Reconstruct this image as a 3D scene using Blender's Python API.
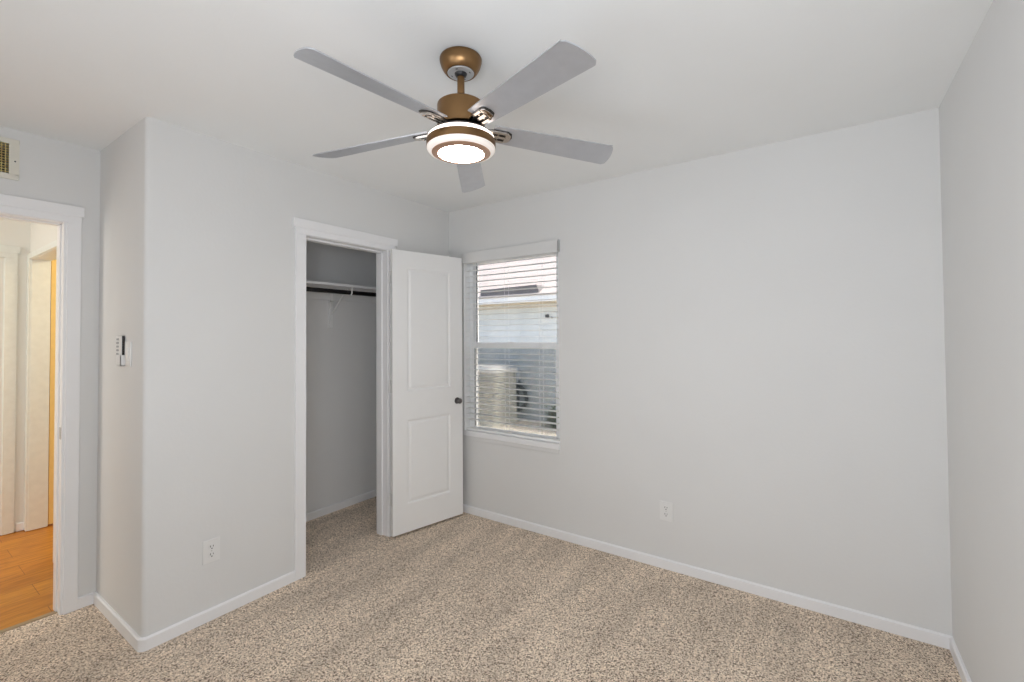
import bpy, bmesh, math, random
from mathutils import Vector, Matrix
random.seed(4)
S = bpy.context.scene
for o in list(bpy.data.objects):
    bpy.data.objects.remove(o)
COL = S.collection

# ------------------------------------------------------------------ camera
YAW, PITCH, ROLL, FPX, CAMH = -34.5981, 1.1115, -0.4287, 453.6078, 1.4183
ya, pi_, ro = (math.radians(v) for v in (YAW, PITCH, ROLL))
fw = Vector((math.sin(ya) * math.cos(pi_), math.cos(ya) * math.cos(pi_), math.sin(pi_)))
rt = Vector((math.cos(ya), -math.sin(ya), 0))
up = rt.cross(fw)
r2 = rt * math.cos(ro) + up * math.sin(ro)
u2 = -rt * math.sin(ro) + up * math.cos(ro)
cd = bpy.data.cameras.new('camera')
cam = bpy.data.objects.new('camera', cd)
COL.objects.link(cam)
m = Matrix((r2, u2, -fw)).transposed().to_4x4()
m.translation = (0, 0, CAMH)
cam.matrix_world = m
cd.sensor_fit = 'HORIZONTAL'
cd.sensor_width = 36.0
cd.lens = FPX / 1024 * 36
cd.shift_y = (325.87 - 341) / 1024
cd.clip_start = 0.02
cd.clip_end = 200
S.camera = cam

# ------------------------------------------------------------------ colour management, world, lights
S.view_settings.view_transform = 'Standard'
S.view_settings.look = 'None'
S.view_settings.gamma = 1
S.view_settings.exposure = 0.0
S.view_settings.use_curve_mapping = False
S.cycles.use_denoising = True
S.cycles.max_bounces = 12
S.cycles.diffuse_bounces = 8
S.cycles.transparent_max_bounces = 24
S.cycles.sample_clamp_indirect = 6
S.cycles.caustics_reflective = False
S.cycles.caustics_refractive = False

w = bpy.data.worlds.new('sky')
S.world = w
w.use_nodes = True
nt = w.node_tree
bg = nt.nodes['Background']
sky = nt.nodes.new('ShaderNodeTexSky')
sky.sky_type = 'NISHITA'
sky.sun_disc = False
sky.sun_elevation = math.radians(58)
sky.sun_rotation = math.radians(65)
sky.dust_density = 5
sky.ozone_density = 0.4
nt.links.new(sky.outputs[0], bg.inputs[0])


def light(name, kind, loc, energy, color=(1, 1, 1), size=None, target=None, rad=None):
    d = bpy.data.lights.new(name, kind)
    o = bpy.data.objects.new(name, d)
    COL.objects.link(o)
    o.location = loc
    d.energy = energy
    d.color = color
    if size:
        d.shape = 'RECTANGLE'
        d.size, d.size_y = size
    if rad is not None:
        d.shadow_soft_size = rad
    if target is not None:
        o.rotation_euler = (Vector(target) - Vector(loc)).to_track_quat('-Z', 'Y').to_euler()
    return o


EN = dict(sky=0.50, sun=3.9, up=6.7, side=3.6, front=15.0, left=11.5, fan=13.0, hall=19, lamp=18)
TINT = (0.935, 0.985, 1.06)
bg.inputs[1].default_value = EN['sky']
sun = light('sun', 'SUN', (4, 6.5, 12), EN['sun'], (1, 0.96, 0.9), target=(-2.2, 4.0, 0))
sun.data.angle = math.radians(0.6)
light('up_fill', 'AREA', (-0.9, -0.75, 0.5), EN['up'], TINT, (1.8, 1.3), (-0.9, -0.7499, 2.44))  # unseen fill added behind the camera, shining up at the ceiling
tl = light('ceiling_fill', 'AREA', (-1.0, -1.0, 0.7), EN['side'], TINT, (1.6, 1.0), (-1.0, 1.9, 2.44))  # added fill behind the camera, tilted to brighten the far ceiling
tl.data.spread = math.radians(100)
lt = light('left_fill', 'AREA', (-1.3, -1.0, 1.4), EN['left'], TINT, (1.0, 1.4), (0.45, 0.7, 1.45))  # added fill with no window behind it, brightens the right wall
lt.data.spread = math.radians(110)
light('front_fill', 'AREA', (-0.02, -0.22, 1.5), EN['front'], TINT, (0.6, 0.5), (-1.9, 1.7, 1.2))  # soft fill added next to the camera to brighten the room ahead
light('hall_fill', 'AREA', (-4.1, -1.3, 1.6), EN['hall'], (1.0, 0.975, 0.90), (1.0, 1.6), (-4.2, 0.8, 1.3))  # unseen area light added to brighten the hall


# ------------------------------------------------------------------ materials
M = {}


def mat(name, color, rough=0.5, metal=0.0, bump=None, emit=None, var=None, spec=None, coat=None):
    """principled material with a procedural colour variation and bump"""
    mt = bpy.data.materials.new(name)
    mt.use_nodes = True
    n, l = mt.node_tree.nodes, mt.node_tree.links
    b = n['Principled BSDF']
    b.inputs['Base Color'].default_value = (*color, 1)
    b.inputs['Roughness'].default_value = rough
    b.inputs['Metallic'].default_value = metal
    if spec is not None:
        b.inputs['Specular IOR Level'].default_value = spec
    tc = n.new('ShaderNodeTexCoord')
    v = var if var is not None else (25.0, 0.03)
    nz = n.new('ShaderNodeTexNoise')
    nz.inputs['Scale'].default_value = v[0]
    nz.inputs['Detail'].default_value = 3
    l.new(tc.outputs['Object'], nz.inputs['Vector'])
    rp = n.new('ShaderNodeValToRGB')
    rp.color_ramp.elements[0].position = 0.3
    rp.color_ramp.elements[1].position = 0.7
    rp.color_ramp.elements[0].color = (*[c * (1 - v[1]) for c in color], 1)
    rp.color_ramp.elements[1].color = (*[min(1, c * (1 + v[1])) for c in color], 1)
    l.new(nz.outputs[0], rp.inputs[0])
    l.new(rp.outputs[0], b.inputs['Base Color'])
    if bump:
        nb = n.new('ShaderNodeTexNoise')
        nb.inputs['Scale'].default_value = bump[0]
        nb.inputs['Detail'].default_value = 4
        l.new(tc.outputs['Object'], nb.inputs['Vector'])
        bp = n.new('ShaderNodeBump')
        bp.inputs['Strength'].default_value = bump[1]
        bp.inputs['Distance'].default_value = bump[2]
        l.new(nb.outputs[0], bp.inputs['Height'])
        l.new(bp.outputs[0], b.inputs['Normal'])
    if emit:
        b.inputs['Emission Color'].default_value = (*emit[0], 1)
        b.inputs['Emission Strength'].default_value = emit[1]
    M[name] = mt
    return mt


mat('wall_paint', (0.74, 0.74, 0.733), 0.85, bump=(55, 0.12, 0.004), var=(3, 0.008))
mat('ceiling_paint', (0.868, 0.882, 0.882), 0.9, bump=(60, 0.12, 0.004), var=(3, 0.008))
mat('closet_paint', (0.80, 0.80, 0.797), 0.85, bump=(55, 0.12, 0.004), var=(3, 0.008))
mat('hall_trim', (0.79, 0.82, 0.79), 0.4)
mat('hall_paint', (0.80, 0.80, 0.765), 0.85, bump=(55, 0.12, 0.004), var=(3, 0.008))
mat('trim_paint', (0.87, 0.87, 0.88), 0.38, var=(8, 0.006))
mat('door_paint', (0.90, 0.90, 0.895), 0.42, var=(8, 0.006))
mat('bracket_white', (0.90, 0.90, 0.90), 0.3)
mat('plastic_white', (0.79, 0.79, 0.782), 0.35, var=(12, 0.01))
mat('slot_dark', (0.05, 0.05, 0.05), 0.6)
mat('vinyl_white', (0.94, 0.945, 0.945), 0.35, var=(8, 0.006))
mat('blind_white', (0.94, 0.94, 0.925), 0.4, var=(30, 0.01))
mat('cord_white', (0.80, 0.80, 0.78), 0.8)
mat('gasket', (0.10, 0.10, 0.10), 0.6)
mat('knob_metal', (0.16, 0.15, 0.15), 0.3, 0.9)
mat('satin_nickel', (0.55, 0.54, 0.52), 0.35, 0.9)
mat('rod_dark', (0.012, 0.011, 0.011), 0.35, 0.3)
mat('black_plastic', (0.02, 0.02, 0.022), 0.35)
mat('grey_rubber', (0.35, 0.35, 0.36), 0.6)
mat('chrome', (0.62, 0.56, 0.50), 0.16, 1.0)
mat('dark_metal', (0.05, 0.045, 0.04), 0.3, 0.6)
mat('zinc', (0.60, 0.60, 0.60), 0.45, 0.35)
mat('ivory_metal', (0.74, 0.72, 0.64), 0.5, var=(12, 0.02))
mat('lattice_hall_glow', (0.95, 0.66, 0.30), 0.4, 0.6, var=(60, 0.35))  # yellow hall light reflected by the lattice is put into this colour
mat('door_lamp_glow', (0.84, 0.60, 0.22), 0.5)  # far room lamp's yellow light is put into this door colour
mat('hall_door_paint', (0.79, 0.82, 0.78), 0.45)
mat('roof_shingle', (0.36, 0.315, 0.295), 0.9, bump=(120, 0.3, 0.01), var=(40, 0.08))
mat('vent_grey', (0.13, 0.12, 0.12), 0.7)
mat('fascia_blue', (0.70, 0.73, 0.75), 0.6, var=(6, 0.03))
mat('soffit_tan', (0.50, 0.47, 0.40), 0.7, var=(6, 0.04))
mat('ac_cream', (0.62, 0.60, 0.52), 0.5, var=(9, 0.04))
mat('ac_dark', (0.16, 0.16, 0.14), 0.7)
mat('ac_top', (0.80, 0.79, 0.76), 0.45, var=(9, 0.02))
mat('pipe_black', (0.03, 0.035, 0.04), 0.7)
mat('box_grey', (0.62, 0.64, 0.66), 0.5, var=(9, 0.03))
mat('concrete', (0.66, 0.58, 0.47), 0.9, bump=(90, 0.2, 0.005), var=(5, 0.08))
mat('leaf', (0.10, 0.14, 0.05), 0.6, var=(20, 0.4))
mat('stem', (0.16, 0.11, 0.07), 0.8)
mat('threshold', (0.42, 0.33, 0.22), 0.4, 0.5)
mat('bulb_lens', (0.95, 0.93, 0.9), 0.4, emit=((1.0, 0.955, 0.88), 3.5 * EN['fan']))
mat('lit_acrylic', (0.80, 0.76, 0.72), 0.4, emit=((1.0, 0.86, 0.76), 0.30))
mat('lit_acrylic_upper', (0.85, 0.8, 0.75), 0.4, emit=((1.0, 0.86, 0.76), 2.4))


def brushed(name, color, rough, metal, streak=260.0, aniso=0.6):
    mt = mat(name, color, rough, metal)
    n, l = mt.node_tree.nodes, mt.node_tree.links
    b = n['Principled BSDF']
    tc = n.new('ShaderNodeTexCoord')
    mp = n.new('ShaderNodeMapping')
    mp.inputs['Scale'].default_value = (6, 6, streak)
    nz = n.new('ShaderNodeTexNoise')
    nz.inputs['Scale'].default_value = 8
    mr = n.new('ShaderNodeMapRange')
    mr.inputs[3].default_value = rough - 0.06
    mr.inputs[4].default_value = rough + 0.1
    l.new(tc.outputs['Object'], mp.inputs[0])
    l.new(mp.outputs[0], nz.inputs['Vector'])
    l.new(nz.outputs[0], mr.inputs[0])
    l.new(mr.outputs[0], b.inputs['Roughness'])
    b.inputs['Anisotropic'].default_value = aniso
    return mt


brushed('bronze', (0.25, 0.145, 0.066), 0.3, 1.0)
brushed('blade_silver', (0.54, 0.555, 0.59), 0.33, 0.65, 20.0, 0.0)

brushed('copper', (0.62, 0.40, 0.29), 0.35, 0.8)

# carpet ---------------------------------------------------------------
mt = bpy.data.materials.new('carpet')
mt.use_nodes = True
n, l = mt.node_tree.nodes, mt.node_tree.links
b = n['Principled BSDF']
b.inputs['Roughness'].default_value = 1.0
b.inputs['Specular IOR Level'].default_value = 0.05
b.inputs['Sheen Weight'].default_value = 0.15
tc = n.new('ShaderNodeTexCoord')
nz = n.new('ShaderNodeTexNoise')
nz.inputs['Scale'].default_value = 140
nz.inputs['Detail'].default_value = 3
nz.inputs['Roughness'].default_value = 0.65
vo = n.new('ShaderNodeTexVoronoi')
vo.inputs['Scale'].default_value = 190
rp = n.new('ShaderNodeValToRGB')
e = rp.color_ramp.elements
e[0].position = 0.36
e[0].color = (0.085, 0.058, 0.038, 1)
e[1].position = 0.64
e[1].color = (0.88, 0.765, 0.63, 1)
e.new(0.45).color = (0.49, 0.385, 0.293, 1)
e.new(0.54).color = (0.67, 0.55, 0.435, 1)
mixn = n.new('ShaderNodeMix')
mixn.data_type = 'FLOAT'
mixn.inputs[0].default_value = 0.35
big = n.new('ShaderNodeTexNoise')
big.inputs['Scale'].default_value = 3.2
big.inputs['Detail'].default_value = 3
mp = n.new('ShaderNodeMapping')
mp.inputs['Rotation'].default_value = (0, 0, math.radians(-28))
mp.inputs['Scale'].default_value = (2.2, 0.45, 1)
mr = n.new('ShaderNodeMapRange')
mr.inputs[1].default_value = 0.35
mr.inputs[2].default_value = 0.65
mr.inputs[3].default_value = 1.02
mr.inputs[4].default_value = 1.30
mul = n.new('ShaderNodeVectorMath')
mul.operation = 'SCALE'
l.new(tc.outputs['Object'], nz.inputs['Vector'])
l.new(tc.outputs['Object'], vo.inputs['Vector'])
l.new(tc.outputs['Object'], mp.inputs[0])
l.new(mp.outputs[0], big.inputs['Vector'])
l.new(nz.outputs[0], mixn.inputs[2])
l.new(vo.outputs['Color'], mixn.inputs[3])
l.new(mixn.outputs[0], rp.inputs[0])
l.new(big.outputs[0], mr.inputs[0])
l.new(rp.outputs[0], mul.inputs[0])
l.new(mr.outputs[0], mul.inputs['Scale'])
l.new(mul.outputs[0], b.inputs['Base Color'])
bp = n.new('ShaderNodeBump')
bp.inputs['Strength'].default_value = 0.7
bp.inputs['Distance'].default_value = 0.006
l.new(mixn.outputs[0], bp.inputs['Height'])
l.new(bp.outputs[0], b.inputs['Normal'])
M['carpet'] = mt

# wood plank floor of the hall ------------------------------------------
mt = bpy.data.materials.new('wood_floor')
mt.use_nodes = True
n, l = mt.node_tree.nodes, mt.node_tree.links
b = n['Principled BSDF']
b.inputs['Roughness'].default_value = 0.42
tc = n.new('ShaderNodeTexCoord')
mp = n.new('ShaderNodeMapping')
mp.inputs['Rotation'].default_value = (0, 0, math.radians(90))
br = n.new('ShaderNodeTexBrick')
br.inputs['Scale'].default_value = 1
br.inputs['Brick Width'].default_value = 1.2
br.inputs['Row Height'].default_value = 0.19
br.inputs['Mortar Size'].default_value = 0.0015
br.inputs['Color1'].default_value = (0.56, 0.225, 0.026, 1)
br.inputs['Color2'].default_value = (0.64, 0.28, 0.034, 1)
br.inputs['Mortar'].default_value = (0.30, 0.10, 0.02, 1)
mp2 = n.new('ShaderNodeMapping')
mp2.inputs['Scale'].default_value = (14, 2.0, 1)
nz = n.new('ShaderNodeTexNoise')
nz.inputs['Scale'].default_value = 2.2
nz.inputs['Detail'].default_value = 5
nz.inputs['Distortion'].default_value = 1.4
mx = n.new('ShaderNodeMix')
mx.data_type = 'RGBA'
mx.blend_type = 'MULTIPLY'
mx.inputs[0].default_value = 0.55
rp = n.new('ShaderNodeValToRGB')
rp.color_ramp.elements[0].position = 0.35
rp.color_ramp.elements[0].color = (0.55, 0.42, 0.3, 1)
rp.color_ramp.elements[1].position = 0.6
rp.color_ramp.elements[1].color = (1, 1, 1, 1)
l.new(tc.outputs['Object'], mp.inputs[0])
l.new(mp.outputs[0], br.inputs['Vector'])
l.new(tc.outputs['Object'], mp2.inputs[0])
l.new(mp2.outputs[0], nz.inputs['Vector'])
l.new(nz.outputs[0], rp.inputs[0])
l.new(br.outputs['Color'], mx.inputs[6])
l.new(rp.outputs[0], mx.inputs[7])
l.new(mx.outputs[2], b.inputs['Base Color'])
M['wood_floor'] = mt

# lap siding ---------------------------------------------------------------
mat('siding', (0.55, 0.59, 0.60), 0.7, var=(4, 0.03))

# glass / insect screen ----------------------------------------------------
mt = bpy.data.materials.new('glass')
mt.use_nodes = True
n, l = mt.node_tree.nodes, mt.node_tree.links
n.remove(n['Principled BSDF'])
tr = n.new('ShaderNodeBsdfTransparent')
tr.inputs[0].default_value = (0.97, 0.985, 0.98, 1)
gl = n.new('ShaderNodeBsdfGlossy')
gl.inputs['Roughness'].default_value = 0.02
fr = n.new('ShaderNodeFresnel')
fr.inputs[0].default_value = 1.45
mx = n.new('ShaderNodeMixShader')
l.new(fr.outputs[0], mx.inputs[0])
l.new(tr.outputs[0], mx.inputs[1])
l.new(gl.outputs[0], mx.inputs[2])
l.new(mx.outputs[0], n['Material Output'].inputs[0])
M['glass'] = mt
mt = bpy.data.materials.new('insect_screen')
mt.use_nodes = True
n, l = mt.node_tree.nodes, mt.node_tree.links
pb = n['Principled BSDF']
pb.inputs['Base Color'].default_value = (0.10, 0.13, 0.13, 1)
pb.inputs['Roughness'].default_value = 0.8
tr = n.new('ShaderNodeBsdfTransparent')
mx = n.new('ShaderNodeMixShader')
mx.inputs[0].default_value = 0.36
l.new(tr.outputs[0], mx.inputs[1])
l.new(pb.outputs[0], mx.inputs[2])
l.new(mx.outputs[0], n['Material Output'].inputs[0])
M['insect_screen'] = mt


# ------------------------------------------------------------------ mesh helpers
class MB:
    def __init__(self):
        self.bm = bmesh.new()

    def box(self, a, b_, bevel=0.0, seg=2, T=None):
        """axis-aligned box from corner a to corner b_, optional bevel and transform"""
        lo = [min(p, q) for p, q in zip(a, b_)]
        hi = [max(p, q) for p, q in zip(a, b_)]
        r = bmesh.ops.create_cube(self.bm, size=1)
        vs = r['verts']
        for v in vs:
            v.co = Vector([lo[i] + (v.co[i] + 0.5) * (hi[i] - lo[i]) for i in range(3)])
        if bevel:
            es = list({e for v in vs for e in v.link_edges})
            g = bmesh.ops.bevel(self.bm, geom=es, offset=bevel, segments=seg, affect='EDGES', profile=0.5)
            vs = list({v for f in g['faces'] for v in f.verts} | {v for v in vs if v.is_valid})
        if T is not None:
            bmesh.ops.transform(self.bm, matrix=T, verts=[v for v in vs if v.is_valid])
        return self

    def prism(self, poly, z0, z1, axis=2, T=None):
        """extrude a polygon (list of 2D points) along an axis"""
        def P(p, z):
            if axis == 2:
                return Vector((p[0], p[1], z))
            if axis == 1:
                return Vector((p[0], z, p[1]))
            return Vector((z, p[0], p[1]))
        a = [self.bm.verts.new(P(p, z0)) for p in poly]
        c = [self.bm.verts.new(P(p, z1)) for p in poly]
        k = len(poly)
        fs = [self.bm.faces.new(a), self.bm.faces.new(c)]
        for i in range(k):
            fs.append(self.bm.faces.new((a[i], a[(i + 1) % k], c[(i + 1) % k], c[i])))
        if T is not None:
            bmesh.ops.transform(self.bm, matrix=T, verts=a + c)
        return self

    def lathe(self, prof, c=(0, 0), seg=64, T=None):
        """revolve (radius, z) pairs about the vertical through c"""
        rings = []
        allv = []
        for (r, z) in prof:
            if r < 1e-6:
                v = self.bm.verts.new((c[0], c[1], z))
                rings.append([v])
                allv.append(v)
            else:
                rg = [self.bm.verts.new((c[0] + r * math.cos(2 * math.pi * i / seg), c[1] + r * math.sin(2 * math.pi * i / seg), z)) for i in range(seg)]
                rings.append(rg)
                allv += rg
        for A, B in zip(rings, rings[1:]):
            for i in range(seg):
                j = (i + 1) % seg
                if len(A) == 1 and len(B) == 1:
                    continue
                if len(A) == 1:
                    self.bm.faces.new((A[0], B[j], B[i]))
                elif len(B) == 1:
                    self.bm.faces.new((A[i], A[j], B[0]))
                else:
                    self.bm.faces.new((A[i], A[j], B[j], B[i]))
        if T is not None:
            bmesh.ops.transform(self.bm, matrix=T, verts=allv)
        return self

    def tube(self, pts, r, seg=12, taper=None):
        pts = [Vector(p) for p in pts]
        rings = []
        prev = None
        for i, p in enumerate(pts):
            d = (pts[min(i + 1, len(pts) - 1)] - pts[max(i - 1, 0)]).normalized()
            if prev is None:
                a = Vector((0, 0, 1)) if abs(d.z) < 0.9 else Vector((1, 0, 0))
                u = d.cross(a).normalized()
            else:
                u = (prev - d * prev.dot(d)).normalized()
            prev = u
            v = d.cross(u)
            rr = r * (taper[i] if taper else 1)
            rings.append([self.bm.verts.new(p + (u * math.cos(2 * math.pi * k / seg) + v * math.sin(2 * math.pi * k / seg)) * rr) for k in range(seg)])
        for A, B in zip(rings, rings[1:]):
            for k in range(seg):
                self.bm.faces.new((A[k], A[(k + 1) % seg], B[(k + 1) % seg], B[k]))
        self.bm.faces.new(rings[0])
        self.bm.faces.new(rings[-1])
        return self

    def build(self, name, material, parent=None, smooth=False, loc=None):
        bmesh.ops.recalc_face_normals(self.bm, faces=self.bm.faces)
        me = bpy.data.meshes.new(name)
        if loc is not None:
            bmesh.ops.translate(self.bm, vec=-Vector(loc), verts=self.bm.verts)
        self.bm.to_mesh(me)
        self.bm.free()
        me.materials.append(M[material])
        if smooth:
            me.polygons.foreach_set('use_smooth', [True] * len(me.polygons))
            me.update()
            try:
                me.set_sharp_from_angle(angle=math.radians(38))
            except Exception:
                pass
        o = bpy.data.objects.new(name, me)
        COL.objects.link(o)
        if loc is not None:
            o.location = loc
        if parent is not None:
            o.parent = parent
            if loc is None:
                o.matrix_parent_inverse = parent_world(parent).inverted()
            else:
                o.location = parent_world(parent).inverted() @ Vector(loc)
        return o


def parent_world(o):
    mw = Matrix.LocRotScale(o.location, o.rotation_euler, o.scale)
    if o.parent:
        return parent_world(o.parent) @ o.matrix_parent_inverse @ mw
    return mw


def empty(name, loc, rz=0):
    o = bpy.data.objects.new(name, None)
    COL.objects.link(o)
    o.location = loc
    o.rotation_euler = (0, 0, rz)
    o.empty_display_size = 0.1
    return o


def tag(o, label, cat, group=None):
    o['label'] = label
    o['category'] = cat
    if group:
        o['group'] = group
    return o


def struct(o, label=None, cat=None):
    o['kind'] = 'structure'
    if label:
        o['label'] = label
    if cat:
        o['category'] = cat
    return o


# ------------------------------------------------------------------ room dimensions (metres)
XC, XR, YB, YK, XD, H = -2.564, 0.4455, 2.8012, 0.7534, -3.2495, 2.44
WT = 0.12
XCB = -3.30            # closet back wall
YBACK = -1.65
CY0, CY1, CZ = 1.536, 2.152, 2.024     # closet opening
DY0, DY1, DZ = -0.20, 0.612, 2.018    # bedroom doorway in the alcove wall
WX0, WX1, WZ0, WZ1 = -2.405, -1.533, 0.652, 2.04   # window opening
HX, HY = -4.92, 0.745                 # hall back wall, hall side wall

# floor, ceiling
f = MB().box((-3.30, YBACK - WT, -0.12), (XR + WT, YB + WT, 0)).build('floor', 'carpet')
struct(f, 'beige speckled cut pile carpet of the bedroom and closet', 'floor')
f = MB().box((-6.2, YBACK - WT, -0.12), (-3.3, YB + WT, -0.004)).build('floor_hall', 'wood_floor')
struct(f, 'orange brown wood plank floor of the hallway', 'floor')
c = MB().box((-6.3, YBACK - WT, H), (XR + WT, YB + WT, H + 0.2)).build('ceiling', 'ceiling_paint')
struct(c, 'smooth white ceiling', 'ceiling')

# right wall, back wall, window wall
struct(MB().box((XR, YBACK, 0), (XR + WT, YB, H)).build('wall_right', 'wall_paint'), 'plain light grey wall at the right edge', 'wall')
struct(MB().box((-6.2, YBACK - WT, 0), (XR + WT, YBACK, H)).build('wall_back', 'wall_paint'), 'wall behind the camera', 'wall')
wb = MB()
wb.box((-6.2, YB, 0), (WX0, YB + 0.14, H)).box((WX1, YB, 0), (XR + WT, YB + 0.14, H))
wb.box((WX0, YB, 0), (WX1, YB + 0.14, WZ0)).box((WX0, YB, WZ1), (WX1, YB + 0.14, H))
struct(wb.build('wall_front', 'wall_paint'), 'light grey wall with the window and one outlet', 'wall')

# closet wall with bullnose corner, returning into the alcove
R = 0.02
arc = [(XC - R + R * math.cos(a), YK + R - R * math.sin(a)) for a in [math.pi / 2 * i / 8 for i in range(9)]]
wl = MB()
poly = [(XD, YK), ] + arc[::-1] + [(XC, CY0 - 0.02), (XC - WT, CY0 - 0.02), (XC - WT, YK + WT), (XD, YK + WT)]
wl.prism(poly, 0, H)
wl.box((XC, CY1 + 0.02, 0), (XC - WT, YB, H))
wl.box((XC, CY0 - 0.02, CZ + 0.02), (XC - WT, CY1 + 0.02, H))
struct(wl.build('wall_left', 'wall_paint', smooth=True), 'light grey wall with the closet opening and a rounded outer corner', 'wall')
struct(MB().box((XCB, YK + WT, 0), (XD - WT, YB, H)).build('wall_closet', 'closet_paint'), 'grey back wall inside the closet', 'wall')

# alcove wall with doorway and transfer grille opening
GY0, GY1, GZ0, GZ1 = 0.13, 0.42, 2.215, 2.368
wd = MB()
X0, X1 = XD - WT, XD
wd.box((X0, YBACK, 0), (X1, DY0 - 0.02, GZ0)).box((X0, DY1 + 0.02, 0), (X1, YK + WT, GZ0))
wd.box((X0, DY0 - 0.02, DZ + 0.02), (X1, DY1 + 0.02, GZ0))
wd.box((X0, YBACK, GZ0), (X1, GY0, GZ1)).box((X0, GY1, GZ0), (X1, YK + WT, GZ1)).box((X0, YBACK, GZ1), (X1, YK + WT, H))
struct(wd.build('wall_alcove', 'wall_paint'), 'grey alcove wall around the doorway to the hall', 'wall')

# hall walls
struct(MB().box((HX, YBACK, 0), (HX - WT, HY + WT, H)).build('wall_hall_end', 'hall_paint'), 'cream wall at the end of the hall', 'wall')
HD0, HD1, HDZ = -4.05, -4.85, 2.005     # doorway in the hall side wall
wh = MB()
wh.box((HX, HY, 0), (HD1 - 0.02, HY + 0.10, H)).box((HD0 + 0.02, HY, 0), (XD - WT, HY + 0.10, H)).box((HD1 - 0.02, HY, HDZ + 0.02), (HD0 + 0.02, HY + 0.10, H))
struct(wh.build('wall_hall_side', 'hall_paint'), 'cream hall side wall with a doorway', 'wall')
struct(MB().box((-6.2, HY + WT, 0), (-6.3, YB, H)).build('wall_far_room', 'hall_paint'), 'wall of the far room', 'wall')

# ------------------------------------------------------------------ baseboards
BH, BT = 0.058, 0.013


def baseboard(name, p, q, nrm):
    """board along p-q standing off the wall in direction nrm"""
    p, q, nrm = Vector(p), Vector(q), Vector(nrm)
    prof = [(0, 0), (BT, 0), (BT, BH - 0.006), (BT - 0.006, BH), (0, BH)]
    mb = MB()
    a = [mb.bm.verts.new((p.x + nrm.x * u, p.y + nrm.y * u, v)) for u, v in prof]
    c_ = [mb.bm.verts.new((q.x + nrm.x * u, q.y + nrm.y * u, v)) for u, v in prof]
    k = len(prof)
    mb.bm.faces.new(a)
    mb.bm.faces.new(c_)
    for i in range(k):
        mb.bm.faces.new((a[i], a[(i + 1) % k], c_[(i + 1) % k], c_[i]))
    return struct(mb.build(name, 'trim_paint'), None)


baseboard('baseboard_front', (XC, YB), (XR, YB), (0, -1))['label'] = 'white baseboard under the window wall'
baseboard('baseboard_right', (XR, YBACK), (XR, YB - BT), (-1, 0))['label'] = 'white baseboard along the right wall'
baseboard('baseboard_closet', (XCB, YK + WT), (XCB, YB), (1, 0))['label'] = 'white baseboard inside the closet'
baseboard('baseboard_alcove', (XD, DY1 + 0.066), (XD, YK - BT), (1, 0))['label'] = 'short white baseboard beside the hall doorway'
baseboard('baseboard_hall', (HX, 0.69), (HX, HY), (1, 0))['label'] = 'short baseboard at the end of the hall'
# baseboard wrapping the outer corner
mb = MB()
path_o = [(XD, YK)] + arc[::-1] + [(XC, CY0 - 0.065)]
RO = R + BT


def corner_ring(off, z):
    rr = R + off
    pts = [(XD, YK - off)] + [(XC - R + rr * math.cos(a), YK + R - rr * math.sin(a)) for a in [math.pi / 2 * i / 8 for i in range(8, -1, -1)]] + [(XC + off, CY0 - 0.065)]
    return [mb.bm.verts.new((x, y, z)) for x, y in pts]


rings = [corner_ring(o_, z_) for o_, z_ in ((0, 0), (BT, 0), (BT, BH - 0.006), (BT - 0.006, BH), (0, BH))]
for A, B in zip(rings, rings[1:] + rings[:1]):
    for i in range(len(A) - 1):
        mb.bm.faces.new((A[i], A[i + 1], B[i + 1], B[i]))
for idx in (0, -1):
    mb.bm.faces.new([r_[idx] for r_ in rings])
struct(mb.build('baseboard_left', 'trim_paint', smooth=True), 'white baseboard turning around the outer corner')


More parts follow.
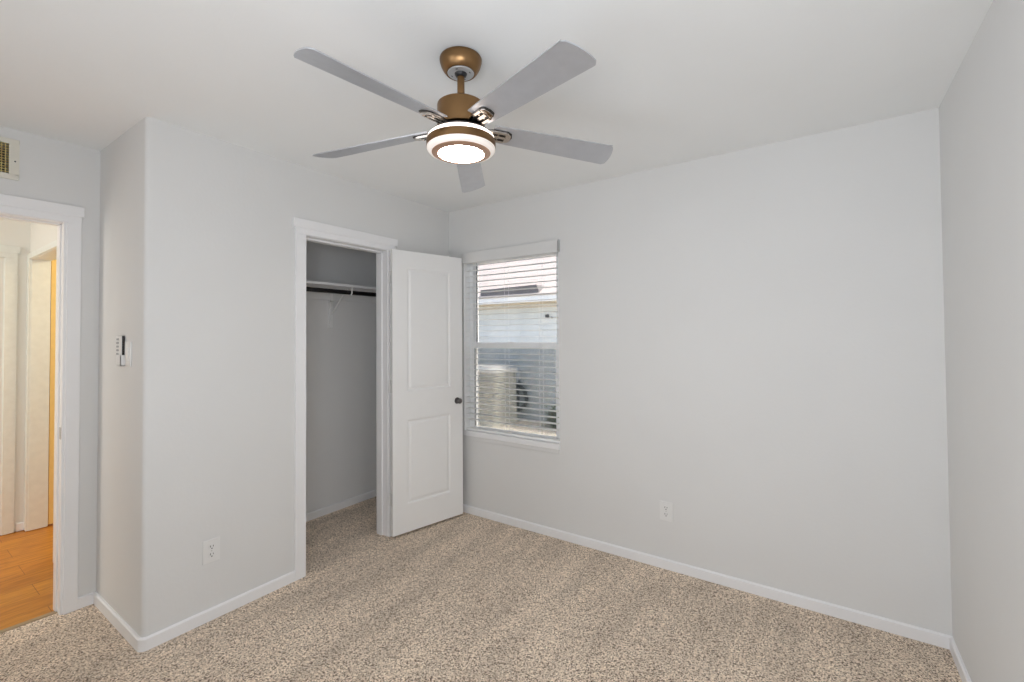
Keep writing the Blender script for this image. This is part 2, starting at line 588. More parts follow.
# ------------------------------------------------------------------ door casings
def casing(name, axis, plane, nrm, a0, a1, top, label, jamb_depth=WT, ears=0.015, cw=0.068, hh=0.092, stops=True, mat_='trim_paint', strike=None, reveal=0.004, stop_t=0.011):
    """flat trim round an opening a0..a1 (along the wall), wall plane at `plane`, room side nrm"""
    t = 0.016
    root = empty(name, (plane, (a0 + a1) / 2, 0) if axis == 'x' else ((a0 + a1) / 2, plane, 0))
    lo, hi = min(a0, a1), max(a0, a1)

    def bx(mb, s0, s1, d0, d1, z0, z1, bev=0.0015):
        if axis == 'x':
            mb.box((plane + nrm * d0, s0, z0), (plane + nrm * d1, s1, z1), bev, 1)
        else:
            mb.box((s0, plane + nrm * d0, z0), (s1, plane + nrm * d1, z1), bev, 1)
    for s in (0, 1):
        m_ = MB()
        if s == 0:
            bx(m_, lo - cw, lo - reveal, 0, t, 0, top + 0.003)
        else:
            bx(m_, hi + reveal, hi + cw, 0, t, 0, top + 0.003)
        m_.build('side_casing', mat_, root)
    m_ = MB()
    if hh < 0.06:
        bx(m_, lo - cw, hi + cw, 0, t, top + 0.003, top + hh)
    else:
        bx(m_, lo - cw, hi + cw, 0, t, top + 0.003, top + 0.045)
        bx(m_, lo - cw - ears, hi + cw + ears, 0, t + 0.005, top + 0.038, top + hh)
    m_.build('head_casing', mat_, root)
    for s in (0, 1):
        m_ = MB()
        e0, e1 = (lo - 0.0205, lo) if s == 0 else (hi, hi + 0.0205)
        bx(m_, e0, e1, -jamb_depth, 0.004, 0, top + 0.0205, 0.001)
        if stops:
            s0, s1 = (lo, lo + stop_t) if s == 0 else (hi - stop_t, hi)
            bx(m_, s0, s1, -jamb_depth + 0.02, -0.048, 0, top, 0.001)
        j = m_.build('jamb', mat_, root)
        if strike and s == strike[0]:
            k = MB()
            bx(k, hi - 0.002, hi, -0.034, -0.006, strike[1] - 0.03, strike[1] + 0.03, 0)
            k.build('strike_plate', 'satin_nickel', j)['label'] = 'brushed metal strike plate'
    m_ = MB()
    bx(m_, lo, hi, -jamb_depth, 0.004, top, top + 0.0205, 0.001)
    if stops:
        bx(m_, lo, hi, -jamb_depth + 0.02, -0.048, top - stop_t, top, 0.001)
    m_.build('head_jamb', mat_, root)
    return struct(root, label)


casing('trim_1', 'x', XC, 1, CY0, CY1, CZ, 'white flat casing and jambs around the closet opening')
casing('trim_2', 'x', XD, 1, DY0, DY1, DZ, cw=0.066, ears=0.010, reveal=0.011, stop_t=0.006, label='white flat casing and jambs around the doorway to the hall', strike=(1, 0.925))
casing('trim_3', 'y', HY, -1, HD0, HD1, HDZ, 'cream casing and jambs around the hall side doorway', hh=0.045, stops=False, jamb_depth=0.10, mat_='hall_trim')
casing('trim_4', 'x', HX, 1, -0.15, 0.612, 2.005, 'cream casing around the closed door at the hall end', stops=False, jamb_depth=0.03, ears=0.011, mat_='hall_trim')


# ------------------------------------------------------------------ panelled door leaf
def leaf(width, z0, z1, th, T, panels, name, material, parent, depth=0.009):
    """moulded 2-panel leaf: local x along width, y thickness (front at 0, back at +th), transformed by T"""
    mb = MB()
    bm = mb.bm

    def side(yf, sgn):
        xs = [0, panels[0][0], panels[0][1], width]
        zs = [z0]
        for (_, _, a, b_) in panels:
            zs += [a, b_]
        zs.append(z1)
        for i in range(3):
            for j in range(len(zs) - 1):
                is_panel = (i == 1 and j % 2 == 1)
                x0, x1, q0, q1 = xs[i], xs[i + 1], zs[j], zs[j + 1]
                if not is_panel:
                    bm.faces.new([bm.verts.new((x, yf, z)) for x, z in ((x0, q0), (x1, q0), (x1, q1), (x0, q1))])
                else:
                    steps = [(0.0, 0.0), (0.006, 0.002), (0.012, depth), (0.022, depth), (0.034, 0.003), (0.040, 0.0025)]
                    prev = None
                    for (ins, dp) in steps:
                        rg = [bm.verts.new((x, yf + sgn * dp, z)) for x, z in ((x0 + ins, q0 + ins), (x1 - ins, q0 + ins), (x1 - ins, q1 - ins), (x0 + ins, q1 - ins))]
                        if prev:
                            for k in range(4):
                                bm.faces.new((prev[k], prev[(k + 1) % 4], rg[(k + 1) % 4], rg[k]))
                        prev = rg
                    bm.faces.new(prev)
    side(0, 1)
    side(th, -1)
    c8 = {}
    for x in (0, width):
        for y in (0, th):
            for z in (z0, z1):
                c8[(x, y, z)] = bm.verts.new((x, y, z))
    W = width
    for q in (((0, 0, z0), (0, th, z0), (0, th, z1), (0, 0, z1)), ((W, 0, z0), (W, th, z0), (W, th, z1), (W, 0, z1)),
              ((0, 0, z0), (W, 0, z0), (W, th, z0), (0, th, z0)), ((0, 0, z1), (W, 0, z1), (W, th, z1), (0, th, z1))):
        bm.faces.new([c8[p] for p in q])
    bmesh.ops.remove_doubles(bm, verts=bm.verts, dist=1e-5)
    bmesh.ops.transform(bm, matrix=T, verts=bm.verts)
    return mb.build(name, material, parent)


# closet door, swung wide open against the wall
A = Vector((-2.4959, 2.1423, 0))
D = Vector((0.1313, 0.5825, 0)).normalized()
N = Vector((-D.y, D.x, 0))          # towards the wall behind the open leaf
TD = Matrix(((D.x, N.x, 0, A.x), (D.y, N.y, 0, A.y), (0, 0, 1, 0), (0, 0, 0, 1)))
d1 = empty('door_1', (A.x, A.y, 0.0))
LW = 0.603
leaf(LW, 0.018, 2.028, 0.035, TD, [(0.113, 0.492, 0.212, 0.815), (0.113, 0.492, 1.016, 1.908)], 'door_leaf', 'door_paint', d1)
kz, kx = 0.907, 0.552
kn = MB()
prof = [(0, 0.046), (0.012, 0.045), (0.019, 0.040), (0.021, 0.033), (0.017, 0.026), (0.008, 0.020), (0.007, 0.011), (0.010, 0.007), (0.023, 0.005), (0.025, 0.0), (0, 0)]
for yy, sg in ((0.0, -1), (0.035, 1)):
    kt = TD @ Matrix.Translation((kx, yy, kz)) @ Matrix.Rotation(-sg * math.pi / 2, 4, 'X')
    kn.lathe(prof, seg=28, T=kt)
kn.build('door_knob', 'knob_metal', d1, True)['label'] = 'dark metal round knob'
for hz in (1.83, 1.06, 0.27):
    hb = MB()
    hb.lathe([(0, hz - 0.045), (0.0055, hz - 0.045), (0.0055, hz + 0.045), (0, hz + 0.045)], (A.x - 0.002 + N.x * 0.041, A.y - 0.004 + N.y * 0.041), 14)
    hb.box((0, -0.0, hz - 0.044), (0.0015, 0.035, hz + 0.044), T=TD @ Matrix.Translation((-0.0015, 0, 0)))
    hb.build('hinge', 'plastic_white', d1)
struct(d1, 'white two panel closet door swung wide open beside the window', 'door')

# hall doors
T2 = Matrix(((0, -1, 0, HX - 0.005), (1, 0, 0, -0.15), (0, 0, 1, 0), (0, 0, 0, 1)))
d2 = empty('door_2', (HX - 0.02, 0.2, 0))
leaf(0.77, 0.005, 2.008, 0.024, T2, [(0.12, 0.65, 0.25, 0.8), (0.12, 0.65, 1.0, 1.88)], 'door_leaf', 'hall_door_paint', d2)
struct(d2, 'closed cream panel door at the end of the hall', 'door')
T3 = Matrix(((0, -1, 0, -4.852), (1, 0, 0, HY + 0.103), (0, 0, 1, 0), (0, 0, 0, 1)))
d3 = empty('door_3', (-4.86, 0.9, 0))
leaf(0.76, 0.01, 2.02, 0.035, T3, [(0.045, 0.715, 0.24, 0.80), (0.045, 0.715, 0.90, 1.66)], 'door_leaf', 'door_lamp_glow', d3)
struct(d3, 'panel door with yellow lamp glow put into its paint, standing open beyond the hall doorway', 'door')

# threshold
th = MB().box((-3.315, DY0, -0.003), (-3.285, DY1, 0.005), 0.002, 1).build('threshold_strip', 'threshold')
struct(th, 'narrow transition strip between carpet and hall floor', 'threshold')

# ------------------------------------------------------------------ window
w1 = empty('window_1', ((WX0 + WX1) / 2, YB + 0.1, WZ0))
fy0, fy1 = YB + 0.075, YB + 0.135
FW = 0.036
fm = MB()
fm.box((WX0, fy0, WZ0), (WX0 + FW, fy1, WZ1), 0.002, 1).box((WX1 - 0.060, fy0, WZ0), (WX1, fy1, WZ1), 0.002, 1)
fm.box((WX0, fy0, WZ0), (WX1, fy1, WZ0 + 0.008), 0.002, 1).box((WX0, fy0, WZ1 - 0.02), (WX1, fy1, WZ1), 0.002, 1)
fm.build('window_frame', 'vinyl_white', w1)
us = MB()
MZ = 1.333
gx0, gx1 = WX0 + FW, WX1 - 0.060
us.box((gx0, fy0 + 0.032, MZ), (gx0 + 0.012, fy1 - 0.006, WZ1 - 0.02)).box((gx1 - 0.012, fy0 + 0.032, MZ), (gx1, fy1 - 0.006, WZ1 - 0.02))
us.box((gx0, fy0 + 0.032, WZ1 - 0.034), (gx1, fy1 - 0.006, WZ1 - 0.02)).box((gx0, fy0 + 0.032, MZ - 0.01), (gx1, fy1 - 0.006, MZ + 0.022))
u = us.build('upper_sash', 'vinyl_white', w1)
MB().box((gx0 + 0.01, fy0 + 0.042, MZ + 0.02), (gx1 - 0.01, fy0 + 0.046, WZ1 - 0.03)).build('pane', 'glass', u)
ls = MB()
ls.box((gx0, fy0 + 0.004, WZ0 + 0.008), (gx0 + 0.012, fy0 + 0.03, MZ)).box((gx1 - 0.012, fy0 + 0.004, WZ0 + 0.008), (gx1, fy0 + 0.03, MZ))
ls.box((gx0, fy0 + 0.004, WZ0 + 0.008), (gx1, fy0 + 0.03, WZ0 + 0.022)).box((gx0, fy0 + 0.002, MZ - 0.02), (gx1, fy0 + 0.03, MZ + 0.022), 0.002, 1)
lo_ = ls.build('lower_sash', 'vinyl_white', w1)
MB().box((gx0 + 0.01, fy0 + 0.014, WZ0 + 0.02), (gx1 - 0.01, fy0 + 0.018, MZ - 0.018)).build('pane', 'glass', lo_)
MB().box((-2.02, fy0 - 0.006, MZ + 0.022), (-1.97, fy0 + 0.026, MZ + 0.030), 0.002, 1).build('sash_lock', 'vinyl_white', lo_)
MB().box((WX0, YB + 0.001, WZ0), (WX0 + 0.003, fy0, WZ1)).box((WX1 - 0.003, YB + 0.001, WZ0), (WX1, fy0, WZ1)).box((WX0, YB + 0.001, WZ1 - 0.003), (WX1, fy0, WZ1)).build('jamb_liner', 'vinyl_white', w1)
gk = MB().box((gx0 + 0.0105, fy0 + 0.001, WZ0 + 0.03), (gx0 + 0.0145, fy0 + 0.006, MZ - 0.02)).box((gx0 + 0.0105, fy0 + 0.029, MZ + 0.02), (gx0 + 0.0145, fy0 + 0.034, WZ1 - 0.03))
gk.build('gasket', 'gasket', w1)
sc_ = MB().box((gx0, fy1 - 0.010, WZ0 + 0.008), (gx1, fy1 - 0.009, MZ)).build('insect_screen', 'insect_screen', w1)
sl = MB().box((WX0, YB - 0.012, WZ0 - 0.038), (WX1, YB + 0.078, WZ0 + 0.001), 0.004, 2)
sl.build('window_sill', 'trim_paint', w1)
MB().box((WX0 + 0.0, YB - 0.007, WZ0 - 0.068), (WX1, YB + 0.001, WZ0 - 0.038), 0.002, 1).build('apron', 'wall_paint', w1)
struct(w1, 'white vinyl single hung window', 'window')

# blind
bl = empty('window_blind', ((WX0 + WX1) / 2, YB + 0.035, WZ0 + 0.01))
tag(bl, 'white horizontal slat blind hanging open across the window', 'blind')
MB().box((WX0 - 0.002, YB - 0.022, 1.994), (WX1 + 0.014, YB - 0.008, 2.081), 0.003, 2).box((WX0 - 0.002, YB - 0.022, 1.994), (WX0 + 0.006, YB, 2.08)).box((WX1 + 0.006, YB - 0.022, 1.994), (WX1 + 0.014, YB, 2.08)).build('valance', 'wall_paint', bl)
MB().box((WX0 + 0.004, YB + 0.006, 1.996), (WX1 - 0.004, YB + 0.060, WZ1 - 0.004), 0.002, 1).build('head_rail', 'blind_white', bl)
smb = MB()
zz = 1.9815
PIT = 0.0443
sy = YB + 0.036
last = zz
while zz > WZ0 + 0.05:
    a_ = math.radians(0)
    P = []
    for k in range(7):
        t_ = -1 + k / 3
        P.append((sy + 0.0245 * t_, zz + 0.0008 * (1 - t_ * t_) + 0.0245 * t_ * math.sin(a_)))
    Q = [(y_, z_ - 0.0022) for y_, z_ in P[::-1]]
    smb.prism(P + Q, WX0 + 0.008, WX1 - 0.020, axis=0)
    last = zz
    zz -= PIT
smb.build('slats', 'blind_white', bl)
MB().box((WX0 + 0.006, sy - 0.025, WZ0 + 0.004), (WX1 - 0.006, sy + 0.025, WZ0 + 0.020), 0.003, 2).build('bottom_rail', 'blind_white', bl)
for x in (-2.30, -2.005, -1.70):
    cm = MB()
    for yy in (sy - 0.0265, sy + 0.0265):
        cm.tube([(x, yy, 2.0), (x, yy, WZ0 + 0.02)], 0.0009, 6)
    cm.build('ladder_cord', 'cord_white', bl)

# ------------------------------------------------------------------ closet fittings
SZ = 1.812
shf = empty('closet_shelf', (XCB, 1.8, SZ - 0.02))
tag(shf, 'white wooden shelf spanning the closet above the hanging rod', 'shelf')
MB().box((XCB, YK + WT, SZ - 0.019), (-2.995, YB, SZ), 0.0015, 1).build('shelf_board', 'trim_paint', shf)
MB().box((XCB, YK + WT, SZ - 0.105), (XCB + 0.018, YB, SZ - 0.019), 0.0015, 1).build('cleat', 'closet_paint', shf)
RX, RZ = -3.03, SZ - 0.058
rod = MB().tube([(RX, YK + WT, RZ), (RX, YB, RZ)], 0.0165, 20).build('closet_rod', 'rod_dark', smooth=True)
tag(rod, 'black round hanging rod under the closet shelf', 'closet rod')
by = 2.185
br_ = MB()
xw = XCB + 0.018
br_.box((XCB + 0.0005, by - 0.014, SZ - 0.325), (XCB + 0.0215, by + 0.014, SZ - 0.107), 0.002, 1)
br_.box((XCB + 0.0185, by - 0.014, SZ - 0.12), (XCB + 0.0215, by + 0.014, SZ - 0.0195))
br_.box((XCB + 0.0185, by - 0.014, SZ - 0.023), (-3.005, by + 0.014, SZ - 0.0192), 0.001, 1)
br_.tube([(XCB + 0.022, by, SZ - 0.225), (-3.075, by, SZ - 0.026)], 0.0055, 10)
hook = [(RX + 0.019 * math.cos(t_), by, RZ + 0.019 * math.sin(t_)) for t_ in [math.radians(-200 + 20 * i) for i in range(11)]]
br_.tube([(-3.075, by, SZ - 0.026)] + hook + [(RX + 0.019, by, SZ - 0.022)], 0.0055, 10)
brk = br_.build('shelf_bracket', 'bracket_white', smooth=True)
tag(brk, 'white metal bracket with a diagonal brace holding the closet shelf and rod', 'bracket')


# ------------------------------------------------------------------ outlets
def outlet(name, c, axis, nrm, label):
    """duplex outlet: plate centre c, wall normal along axis"""
    def T():
        # local: x width, z up, -y out of the wall
        if axis == 'y':
            return Matrix.Translation(c)
        return Matrix.Translation(c) @ Matrix.Rotation(math.pi / 2, 4, 'Z')
    TT = T()
    root = empty(name, c)
    MB().box((-0.0395, -0.0065, -0.058), (0.0395, 0, 0.058), 0.003, 2, TT).build('cover_plate', 'plastic_white', root)
    for s in (-1, 1):
        r_ = MB()
        pts = []
        for k in range(24):
            a = 2 * math.pi * k / 24
            pts.append((0.0165 * max(-0.92, min(0.92, math.cos(a) * 1.1)), s * 0.0195 + 0.0145 * math.sin(a)))
        r_.prism(pts, -0.0085, -0.006, axis=1, T=TT)
        rec = r_.build('receptacle', 'plastic_white', root)
        sl_ = MB()
        sl_.box((-0.0080, -0.0092, s * 0.0195 + 0.000), (-0.0052, -0.0080, s * 0.0195 + 0.0095), T=TT)
        sl_.box((0.0052, -0.0092, s * 0.0195 + 0.001), (0.0078, -0.0080, s * 0.0195 + 0.0085), T=TT)
        sl_.lathe([(0, -0.0008), (0.0030, -0.0008), (0.0030, 0.0008), (0, 0.0008)], seg=12, T=TT @ Matrix.Translation((0, -0.0085, s * 0.0195 - 0.0065)) @ Matrix.Rotation(math.pi / 2, 4, 'X'))
        sl_.build('socket_slots', 'slot_dark', rec)
    MB().lathe([(0, -0.0006), (0.003, -0.0006), (0.003, 0.0006), (0, 0.0006)], seg=12, T=TT @ Matrix.Translation((0, -0.0067, 0)) @ Matrix.Rotation(math.pi / 2, 4, 'X')).build('screw', 'satin_nickel', root)
    tag(root, label, 'outlet', 'wall outlets')


outlet('wall_outlet', (-0.808, YB, 0.345), 'y', -1, 'white duplex outlet on the window wall, right of the window near the floor')
outlet('wall_outlet', (XC, 1.033, 0.343), 'x', 1, 'white duplex outlet low on the closet wall, left of the closet opening')

# ------------------------------------------------------------------ remote and switch on the return wall
rm = empty('fan_remote', (-2.845, YK, 1.35))
tag(rm, 'slim white and black fan remote in a wall holder on the alcove side wall', 'remote control')
MB().box((-2.896, YK - 0.0125, 1.284), (-2.820, YK - 0.002, 1.427), 0.002, 2).build('remote_body', 'black_plastic', rm)
rf = MB().box((-2.895, YK - 0.0150, 1.286), (-2.821, YK - 0.0120, 1.426), 0.001, 1).build('face_plate', 'plastic_white', rm)
for k in range(5):
    for s in (0, 1):
        MB().lathe([(0, -0.0008), (0.0055, -0.0008), (0.0055, 0.0008), (0, 0.0008)], seg=14, T=Matrix.Translation((-2.884 + s * 0.018, YK - 0.0156, 1.41 - 0.018 * k)) @ Matrix.Rotation(math.pi / 2, 4, 'X')).build('button', 'grey_rubber', rf)
hm = MB()
hm.box((-2.898, YK - 0.0020, 1.279), (-2.815, YK, 1.40), 0.0005, 1)
hm.box((-2.866, YK - 0.0205, 1.279), (-2.815, YK, 1.284), 0.001, 1)
hm.box((-2.8195, YK - 0.0205, 1.279), (-2.815, YK, 1.333), 0.001, 1)
hm.box((-2.866, YK - 0.0205, 1.279), (-2.815, YK - 0.016, 1.333), 0.001, 1)
hm.build('wall_holder', 'plastic_white', rm)
sw = empty('light_switch', (-2.762, YK, 1.338))
tag(sw, 'white wall switch plate right beside the fan remote', 'light switch')
MB().box((-2.798, YK - 0.006, 1.278), (-2.727, YK, 1.398), 0.0025, 2).build('switch_plate', 'plastic_white', sw)
MB().box((-2.7785, YK - 0.0105, 1.305), (-2.7465, YK - 0.005, 1.371), 0.002, 2).build('rocker', 'plastic_white', sw)

# ------------------------------------------------------------------ transfer grille
vg = empty('air_vent', (XD, 0.275, 2.19))
tag(vg, 'ivory air return grille with a lattice whose colour includes the yellow hall light above the hall doorway', 'air vent')
fr_ = MB()
vy0, vy1, vz0, vz1 = 0.10, 0.450, 2.191, 2.390
fr_.box((XD, vy0, vz0), (XD + 0.008, vy1, GZ0 + 0.004), 0.002, 1).box((XD, vy0, GZ1 - 0.004), (XD + 0.008, vy1, vz1), 0.002, 1)
fr_.box((XD, vy0, GZ0), (XD + 0.008, GY0 + 0.004, GZ1)).box((XD, GY1 - 0.004, GZ0), (XD + 0.008, vy1, GZ1))
fr_.build('grille_frame', 'ivory_metal', vg)
la = MB()
k = 0
y = GY0 + 0.012
while y < GY1:
    la.box((XD - 0.008, y - 0.0011, GZ0), (XD + 0.004, y + 0.0011, GZ1))
    y += 0.0125
z = GZ0 + 0.012
while z < GZ1:
    la.box((XD - 0.008, GY0, z - 0.0011), (XD + 0.004, GY1, z + 0.0011))
    z += 0.0125
la.build('lattice', 'lattice_hall_glow', vg)
for a, c in (((XD - WT, GY0 + 0.001, GZ0), (XD - 0.02, GY0 + 0.003, GZ1)), ((XD - WT, GY1 - 0.003, GZ0), (XD - 0.02, GY1 - 0.001, GZ1))):
    MB().box(a, c).build('duct_side', 'ivory_metal', vg)
MB().box((XD - WT, GY0 + 0.001, GZ0 + 0.001), (XD - WT + 0.004, GY1 - 0.001, GZ1 - 0.001)).build('duct_dark_back', 'slot_dark', vg)  # dark sheet behind the lattice, shade inside the duct put into its colour
MB().lathe([(0, 0), (0.0035, 0.0), (0.003, 0.0015), (0, 0.002)], seg=12, T=Matrix.Translation((XD + 0.008, 0.436, 2.282)) @ Matrix.Rotation(math.pi / 2, 4, 'Y')).build('screw', 'slot_dark', vg)

# ------------------------------------------------------------------ ceiling fan
FX, FY = -1.0885, 1.2581
fan = empty('ceiling_fan', (FX, FY, H))
tag(fan, 'bronze ceiling fan with five silver blades and a glowing round light', 'ceiling fan')
cc = (FX, FY)
MB().lathe([(0, H), (0.068, H), (0.0755, H - 0.004), (0.0775, H - 0.008), (0.0765, H - 0.018), (0.0725, H - 0.032), (0.066, H - 0.045), (0.0575, H - 0.056), (0.0535, H - 0.059), (0.050, H - 0.057), (0, H - 0.055)], cc, 72).build('canopy', 'bronze', fan, True)
cp = MB().lathe([(0.022, H - 0.056), (0.022, H - 0.0605), (0.047, H - 0.0605), (0.049, H - 0.058), (0.047, H - 0.055), (0.022, H - 0.056)], cc, 60).build('canopy_plate', 'zinc', fan, True)
for a in (0.3, 1.9, 3.4, 5.0):
    sc2 = MB().box((-0.004, -0.0015, -0.001), (0.004, 0.0015, 0.001), T=Matrix.Translation((FX + 0.036 * math.cos(a), FY + 0.036 * math.sin(a), H - 0.0607)) @ Matrix.Rotation(a + math.pi / 2, 4, 'Z'))
    sc2.build('keyhole_slot', 'slot_dark', cp)
MB().lathe([(0, H - 0.05), (0.023, H - 0.052), (0.0235, H - 0.060), (0.019, H - 0.069), (0.0135, H - 0.073), (0, H - 0.073)], cc, 36).build('hanger_ball', 'black_plastic', fan, True)
MB().lathe([(0, 2.385), (0.0135, 2.385), (0.0135, 2.255), (0, 2.255)], cc, 32).build('downrod', 'bronze', fan, True)
MB().lathe([(0, 2.262), (0.020, 2.262), (0.022, 2.268), (0.070, 2.2665), (0.0825, 2.265), (0.086, 2.262), (0.0868, 2.258), (0.0868, 2.182), (0.0855, 2.176), (0.080, 2.173), (0, 2.173)][2:], cc, 72).build('motor_housing', 'bronze', fan, True)
MB().lathe([(0, 2.173), (0.072, 2.173), (0.072, 2.160), (0.108, 2.156), (0.108, 2.150), (0, 2.150)], cc, 60).build('flywheel', 'black_plastic', fan, True)
lk = MB().lathe([(0.1235, 2.131), (0.1255, 2.130), (0.1265, 2.127), (0.1265, 2.107), (0.1255, 2.103), (0.1225, 2.102), (0.1225, 2.131), (0.1235, 2.131)], cc, 80).build('light_band', 'bronze', fan, True)
MB().lathe([(0, 2.151), (0.100, 2.151), (0.114, 2.148), (0.1215, 2.141), (0.1235, 2.131), (0.10, 2.129), (0, 2.129)], cc, 80).build('upper_ring', 'lit_acrylic_upper', fan, True)
MB().lathe([(0.1250, 2.1035), (0.1235, 2.0965), (0.118, 2.090), (0.108, 2.086), (0.104, 2.0855), (0.104, 2.103), (0.1250, 2.1035)], cc, 80).build('lower_ring', 'lit_acrylic', fan, True)
MB().lathe([(0.1075, 2.0860), (0.100, 2.0825), (0.092, 2.0805), (0.0845, 2.0800), (0.0835, 2.0820), (0.0835, 2.090), (0.1075, 2.0860)], cc, 80).build('lens_trim', 'copper', fan, True)
MB().lathe([(0.0840, 2.086), (0.0838, 2.0822), (0.075, 2.0815), (0.05, 2.0808), (0.02, 2.0805), (0, 2.0804)], cc, 64).build('light_lens', 'bulb_lens', fan, True)

# blades
ANG0 = 4.6971
OFFS = [0.0, 0.0, 0.0, 0.0, 0.0]
DROOP = math.atan2(0.024, 0.5)
PITCHB = -0.2441
for i in range(5):
    th_ = ANG0 + i * 2 * math.pi / 5 + OFFS[i]
    TB = Matrix.Translation((FX, FY, 2.176)) @ Matrix.Rotation(th_, 4, 'Z') @ Matrix.Translation((0.09, 0, 0)) @ Matrix.Rotation(DROOP, 4, 'Y') @ Matrix.Translation((-0.09, 0, 0)) @ Matrix.Rotation(PITCHB, 4, 'X')
    mb = MB()
    out = []
    r0, r1 = 0.118, 0.612
    hw0, hw1 = 0.044, 0.0595
    NS = 12
    for k in range(NS + 1):
        t_ = k / NS
        out.append((r0 + (r1 - 0.012 - r0) * t_, -(hw0 + (hw1 - hw0) * t_ ** 0.8)))
    # convex skewed tip with small rounded corners
    tip = []
    for k in range(13):
        s = -1 + k / 6
        rr = r1 + 0.010 * s + 0.012 * (1 - s * s) - (0.010 if abs(s) == 1 else 0.0)
        tip.append((rr, hw1 * s))
    out += tip
    for k in range(NS + 1):
        t_ = 1 - k / NS
        out.append((r0 + (r1 + 0.0 - r0) * t_, hw0 + (hw1 - hw0) * t_ ** 0.8))
    # drop near-duplicate points
    cl = []
    for p in out:
        if not cl or (abs(p[0] - cl[-1][0]) + abs(p[1] - cl[-1][1])) > 0.002:
            cl.append(p)
    mb.prism(cl, -0.002, 0.002, T=TB)
    bld = mb.build('fan_blade', 'blade_silver', fan)
    zb = -0.0022
    ir = MB()
    # forked arm: dark slotted plate with chrome rails and a rounded end cap
    ir.prism([(0.082, -0.019), (0.120, -0.027), (0.176, -0.027), (0.190, -0.020), (0.196, 0.0), (0.190, 0.020), (0.176, 0.027), (0.120, 0.027), (0.082, 0.019)], zb - 0.0035, zb, T=TB)
    pl = ir.build('blade_bracket', 'dark_metal', bld)
    rl = MB()
    for yy in (-0.0225, 0.0, 0.0225):
        ym = 0.0045 if yy else 0.006
        rl.prism([(0.090, yy * 0.75 - ym), (0.124, yy - ym), (0.168, yy - ym), (0.168, yy + ym), (0.124, yy + ym), (0.090, yy * 0.75 + ym)], zb - 0.0105, zb - 0.003, T=TB)
    rl.prism([(0.160, -0.024), (0.176, -0.025), (0.187, -0.017), (0.191, 0.0), (0.187, 0.017), (0.176, 0.025), (0.160, 0.024), (0.167, 0.014), (0.170, 0.0), (0.167, -0.014)], zb - 0.0085, zb - 0.003, T=TB)
    for (sx, sy_) in ((0.140, -0.011), (0.140, 0.011)):
        rl.lathe([(0, zb - 0.0075), (0.0035, zb - 0.007), (0.0045, zb - 0.005), (0.0045, zb - 0.003), (0, zb - 0.003)], (sx, sy_), 14, TB)
    rl.build('bracket_rail', 'chrome', bld)

# ------------------------------------------------------------------ outside
g = MB().box((-14, YB + 0.2, -0.45), (6, 14, -0.25)).build('ground', 'concrete')
struct(g, 'pale sunlit paving between the houses', 'ground')
NY = 7.6
nh = empty('neighbour_house', (-4.5, NY, -0.25))
tag(nh, 'pale blue house with lap siding seen through the blind slats', 'house')
sd = MB()
z = -0.25
while z < 2.02:
    sd.prism([(NY, z), (NY - 0.022, z), (NY - 0.006, z + 0.165), (NY, z + 0.165)], -13, 3, axis=0)
    z += 0.16
sd.box((-13, NY, -0.25), (3, NY + 0.2, 2.15))
sd.build('siding', 'siding', nh)
MB().box((-13, NY - 0.34, 2.045), (3, NY, 2.06)).build('soffit', 'soffit_tan', nh)
MB().box((-13, NY - 0.02, 1.945), (3, NY - 0.003, 2.05)).build('frieze_board', 'soffit_tan', nh)
MB().box((-13, NY - 0.37, 2.035), (3, NY - 0.34, 2.155), 0.004, 1).build('fascia', 'fascia_blue', nh)
rf_ = MB()
for k in range(16):
    y0, z0 = NY - 0.39 + k * 0.26, 2.15 + k * 0.13
    rf_.prism([(y0, z0), (y0 + 0.27, z0 + 0.125), (y0 + 0.27, z0 + 0.155), (y0, z0 + 0.022)], -13, 3, axis=0)
rf_.build('roof', 'roof_shingle', nh)
MB().prism([(-5.80, 2.19), (-4.38, 2.19), (-4.46, 2.36), (-5.80, 2.335)], NY - 0.32, NY - 0.02, axis=1).build('roof_vent', 'vent_grey', nh)
MB().box((-4.42, NY - 0.07, 1.735), (-4.36, NY - 0.02, 1.80), 0.004, 1).build('hose_bracket', 'pipe_black', nh)
hb = MB().box((-4.30, NY - 0.05, 1.725), (-4.28, NY - 0.02, 1.755), 0.003, 1)
hb.build('junction_box', 'pipe_black', nh)

ac = empty('air_conditioner', (-5.3, 6.95, -0.25))
tag(ac, 'cream louvred air conditioner condenser standing beside the neighbouring house', 'air conditioner')
ax0, ax1, ay0, ay1 = -5.75, -4.93, 6.60, 7.34
rr_ = 0.09


def rrect(x0, x1, y0, y1, r):
    pts = []
    for cx_, cy_, a0 in ((x1 - r, y1 - r, 0), (x0 + r, y1 - r, 90), (x0 + r, y0 + r, 180), (x1 - r, y0 + r, 270)):
        for k in range(6):
            a = math.radians(a0 + k * 18)
            pts.append((cx_ + r * math.cos(a), cy_ + r * math.sin(a)))
    return pts


MB().prism(rrect(ax0 + 0.02, ax1 - 0.02, ay0 + 0.02, ay1 - 0.02, rr_), -0.22, 0.74).build('coil', 'ac_dark', ac)
lv = MB()
z = -0.16
while z < 0.71:
    lv.prism(rrect(ax0, ax1, ay0, ay1, rr_), z, z + 0.022)
    z += 0.031
lv.build('louvres', 'ac_cream', ac)
MB().prism(rrect(ax0 - 0.01, ax1 + 0.01, ay0 - 0.01, ay1 + 0.01, rr_), 0.715, 0.78).prism(rrect(ax0 + 0.08, ax1 - 0.08, ay0 + 0.08, ay1 - 0.08, 0.2), 0.78, 0.84).build('top_cover', 'ac_top', ac)
MB().prism(rrect(ax0 - 0.01, ax1 + 0.01, ay0 - 0.01, ay1 + 0.01, rr_), -0.25, -0.15).build('base_pan', 'ac_cream', ac)

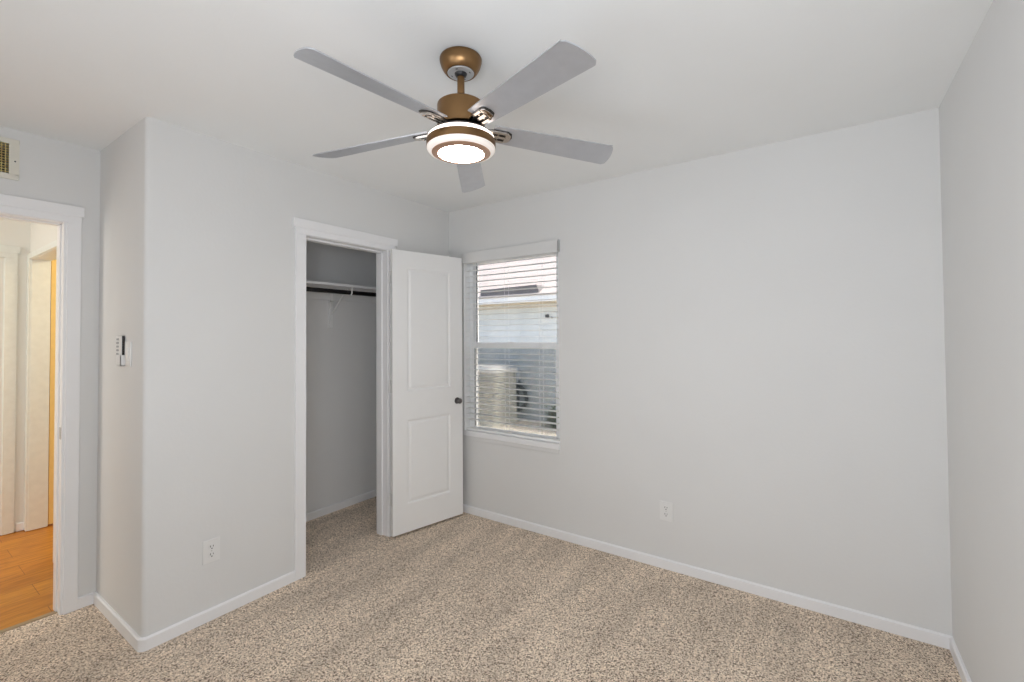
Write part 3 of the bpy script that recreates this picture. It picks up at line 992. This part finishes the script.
db = empty('disconnect_box', (-5.12, NY - 0.03, 0.55))
tag(db, 'grey electrical box on the neighbouring wall beside the condenser', 'electrical box')
MB().box((-5.21, NY - 0.14, 0.47), (-5.03, NY - 0.03, 0.74), 0.01, 2).build('box_body', 'box_grey', db)
MB().tube([(-5.05, NY - 0.08, 0.49), (-5.0, NY - 0.10, 0.40), (-4.88, NY - 0.12, 0.33), (-4.82, NY - 0.12, 0.15), (-4.86, NY - 0.13, 0.02), (-5.0, NY - 0.14, -0.06)], 0.038, 10).tube([(-5.12, NY - 0.08, 0.48), (-5.02, NY - 0.12, 0.25), (-5.02, NY - 0.13, 0.0)], 0.024, 10).build('conduit', 'pipe_black', db, True)


def shrub(c, h, w_, label):
    root = empty('shrub', c)
    st = MB()
    lf = MB()
    rnd = random.Random(int(c[0] * 100))
    for k in range(9):
        a = rnd.random() * 6.28
        top = Vector((c[0] + math.cos(a) * w_ * rnd.random(), c[1] + math.sin(a) * w_ * 0.7 * rnd.random(), c[2] + h * (0.6 + 0.4 * rnd.random())))
        base = Vector(c)
        st.tube([base, (base + top) / 2 + Vector((0, 0, 0.03)), top], 0.008, 6, taper=[1, 0.7, 0.4])
        for j in range(46):
            p = base.lerp(top, 0.15 + 0.85 * rnd.random()) + Vector((rnd.gauss(0, 0.06), rnd.gauss(0, 0.06), rnd.gauss(0, 0.04)))
            d = Vector((rnd.gauss(0, 1), rnd.gauss(0, 1), rnd.gauss(0.4, 0.6))).normalized()
            s_ = d.cross(Vector((0, 0, 1))).normalized() * 0.016
            L = 0.05 + 0.03 * rnd.random()
            vs = [lf.bm.verts.new(q) for q in (p, p + d * L * 0.5 + s_, p + d * L, p + d * L * 0.5 - s_)]
            lf.bm.faces.new(vs)
    st.build('stem', 'stem', root)
    lf.build('foliage', 'leaf', root)
    tag(root, label, 'shrub', 'shrubs along the neighbouring house')


shrub((-4.02, 7.12, -0.25), 0.34, 0.18, 'low dark green shrub nearest the electrical conduit')
shrub((-3.60, 7.0, -0.25), 0.36, 0.18, 'low dark green shrub at the right edge of the window view')

# lamp of the far room, itself unseen; the yellow glow on its open door is put into the paint
light('far_room_lamp', 'AREA', (-4.2, 1.9, 2.30), EN['lamp'], (1.0, 0.84, 0.55), (0.5, 0.5), (-4.85, 1.0, 1.0))
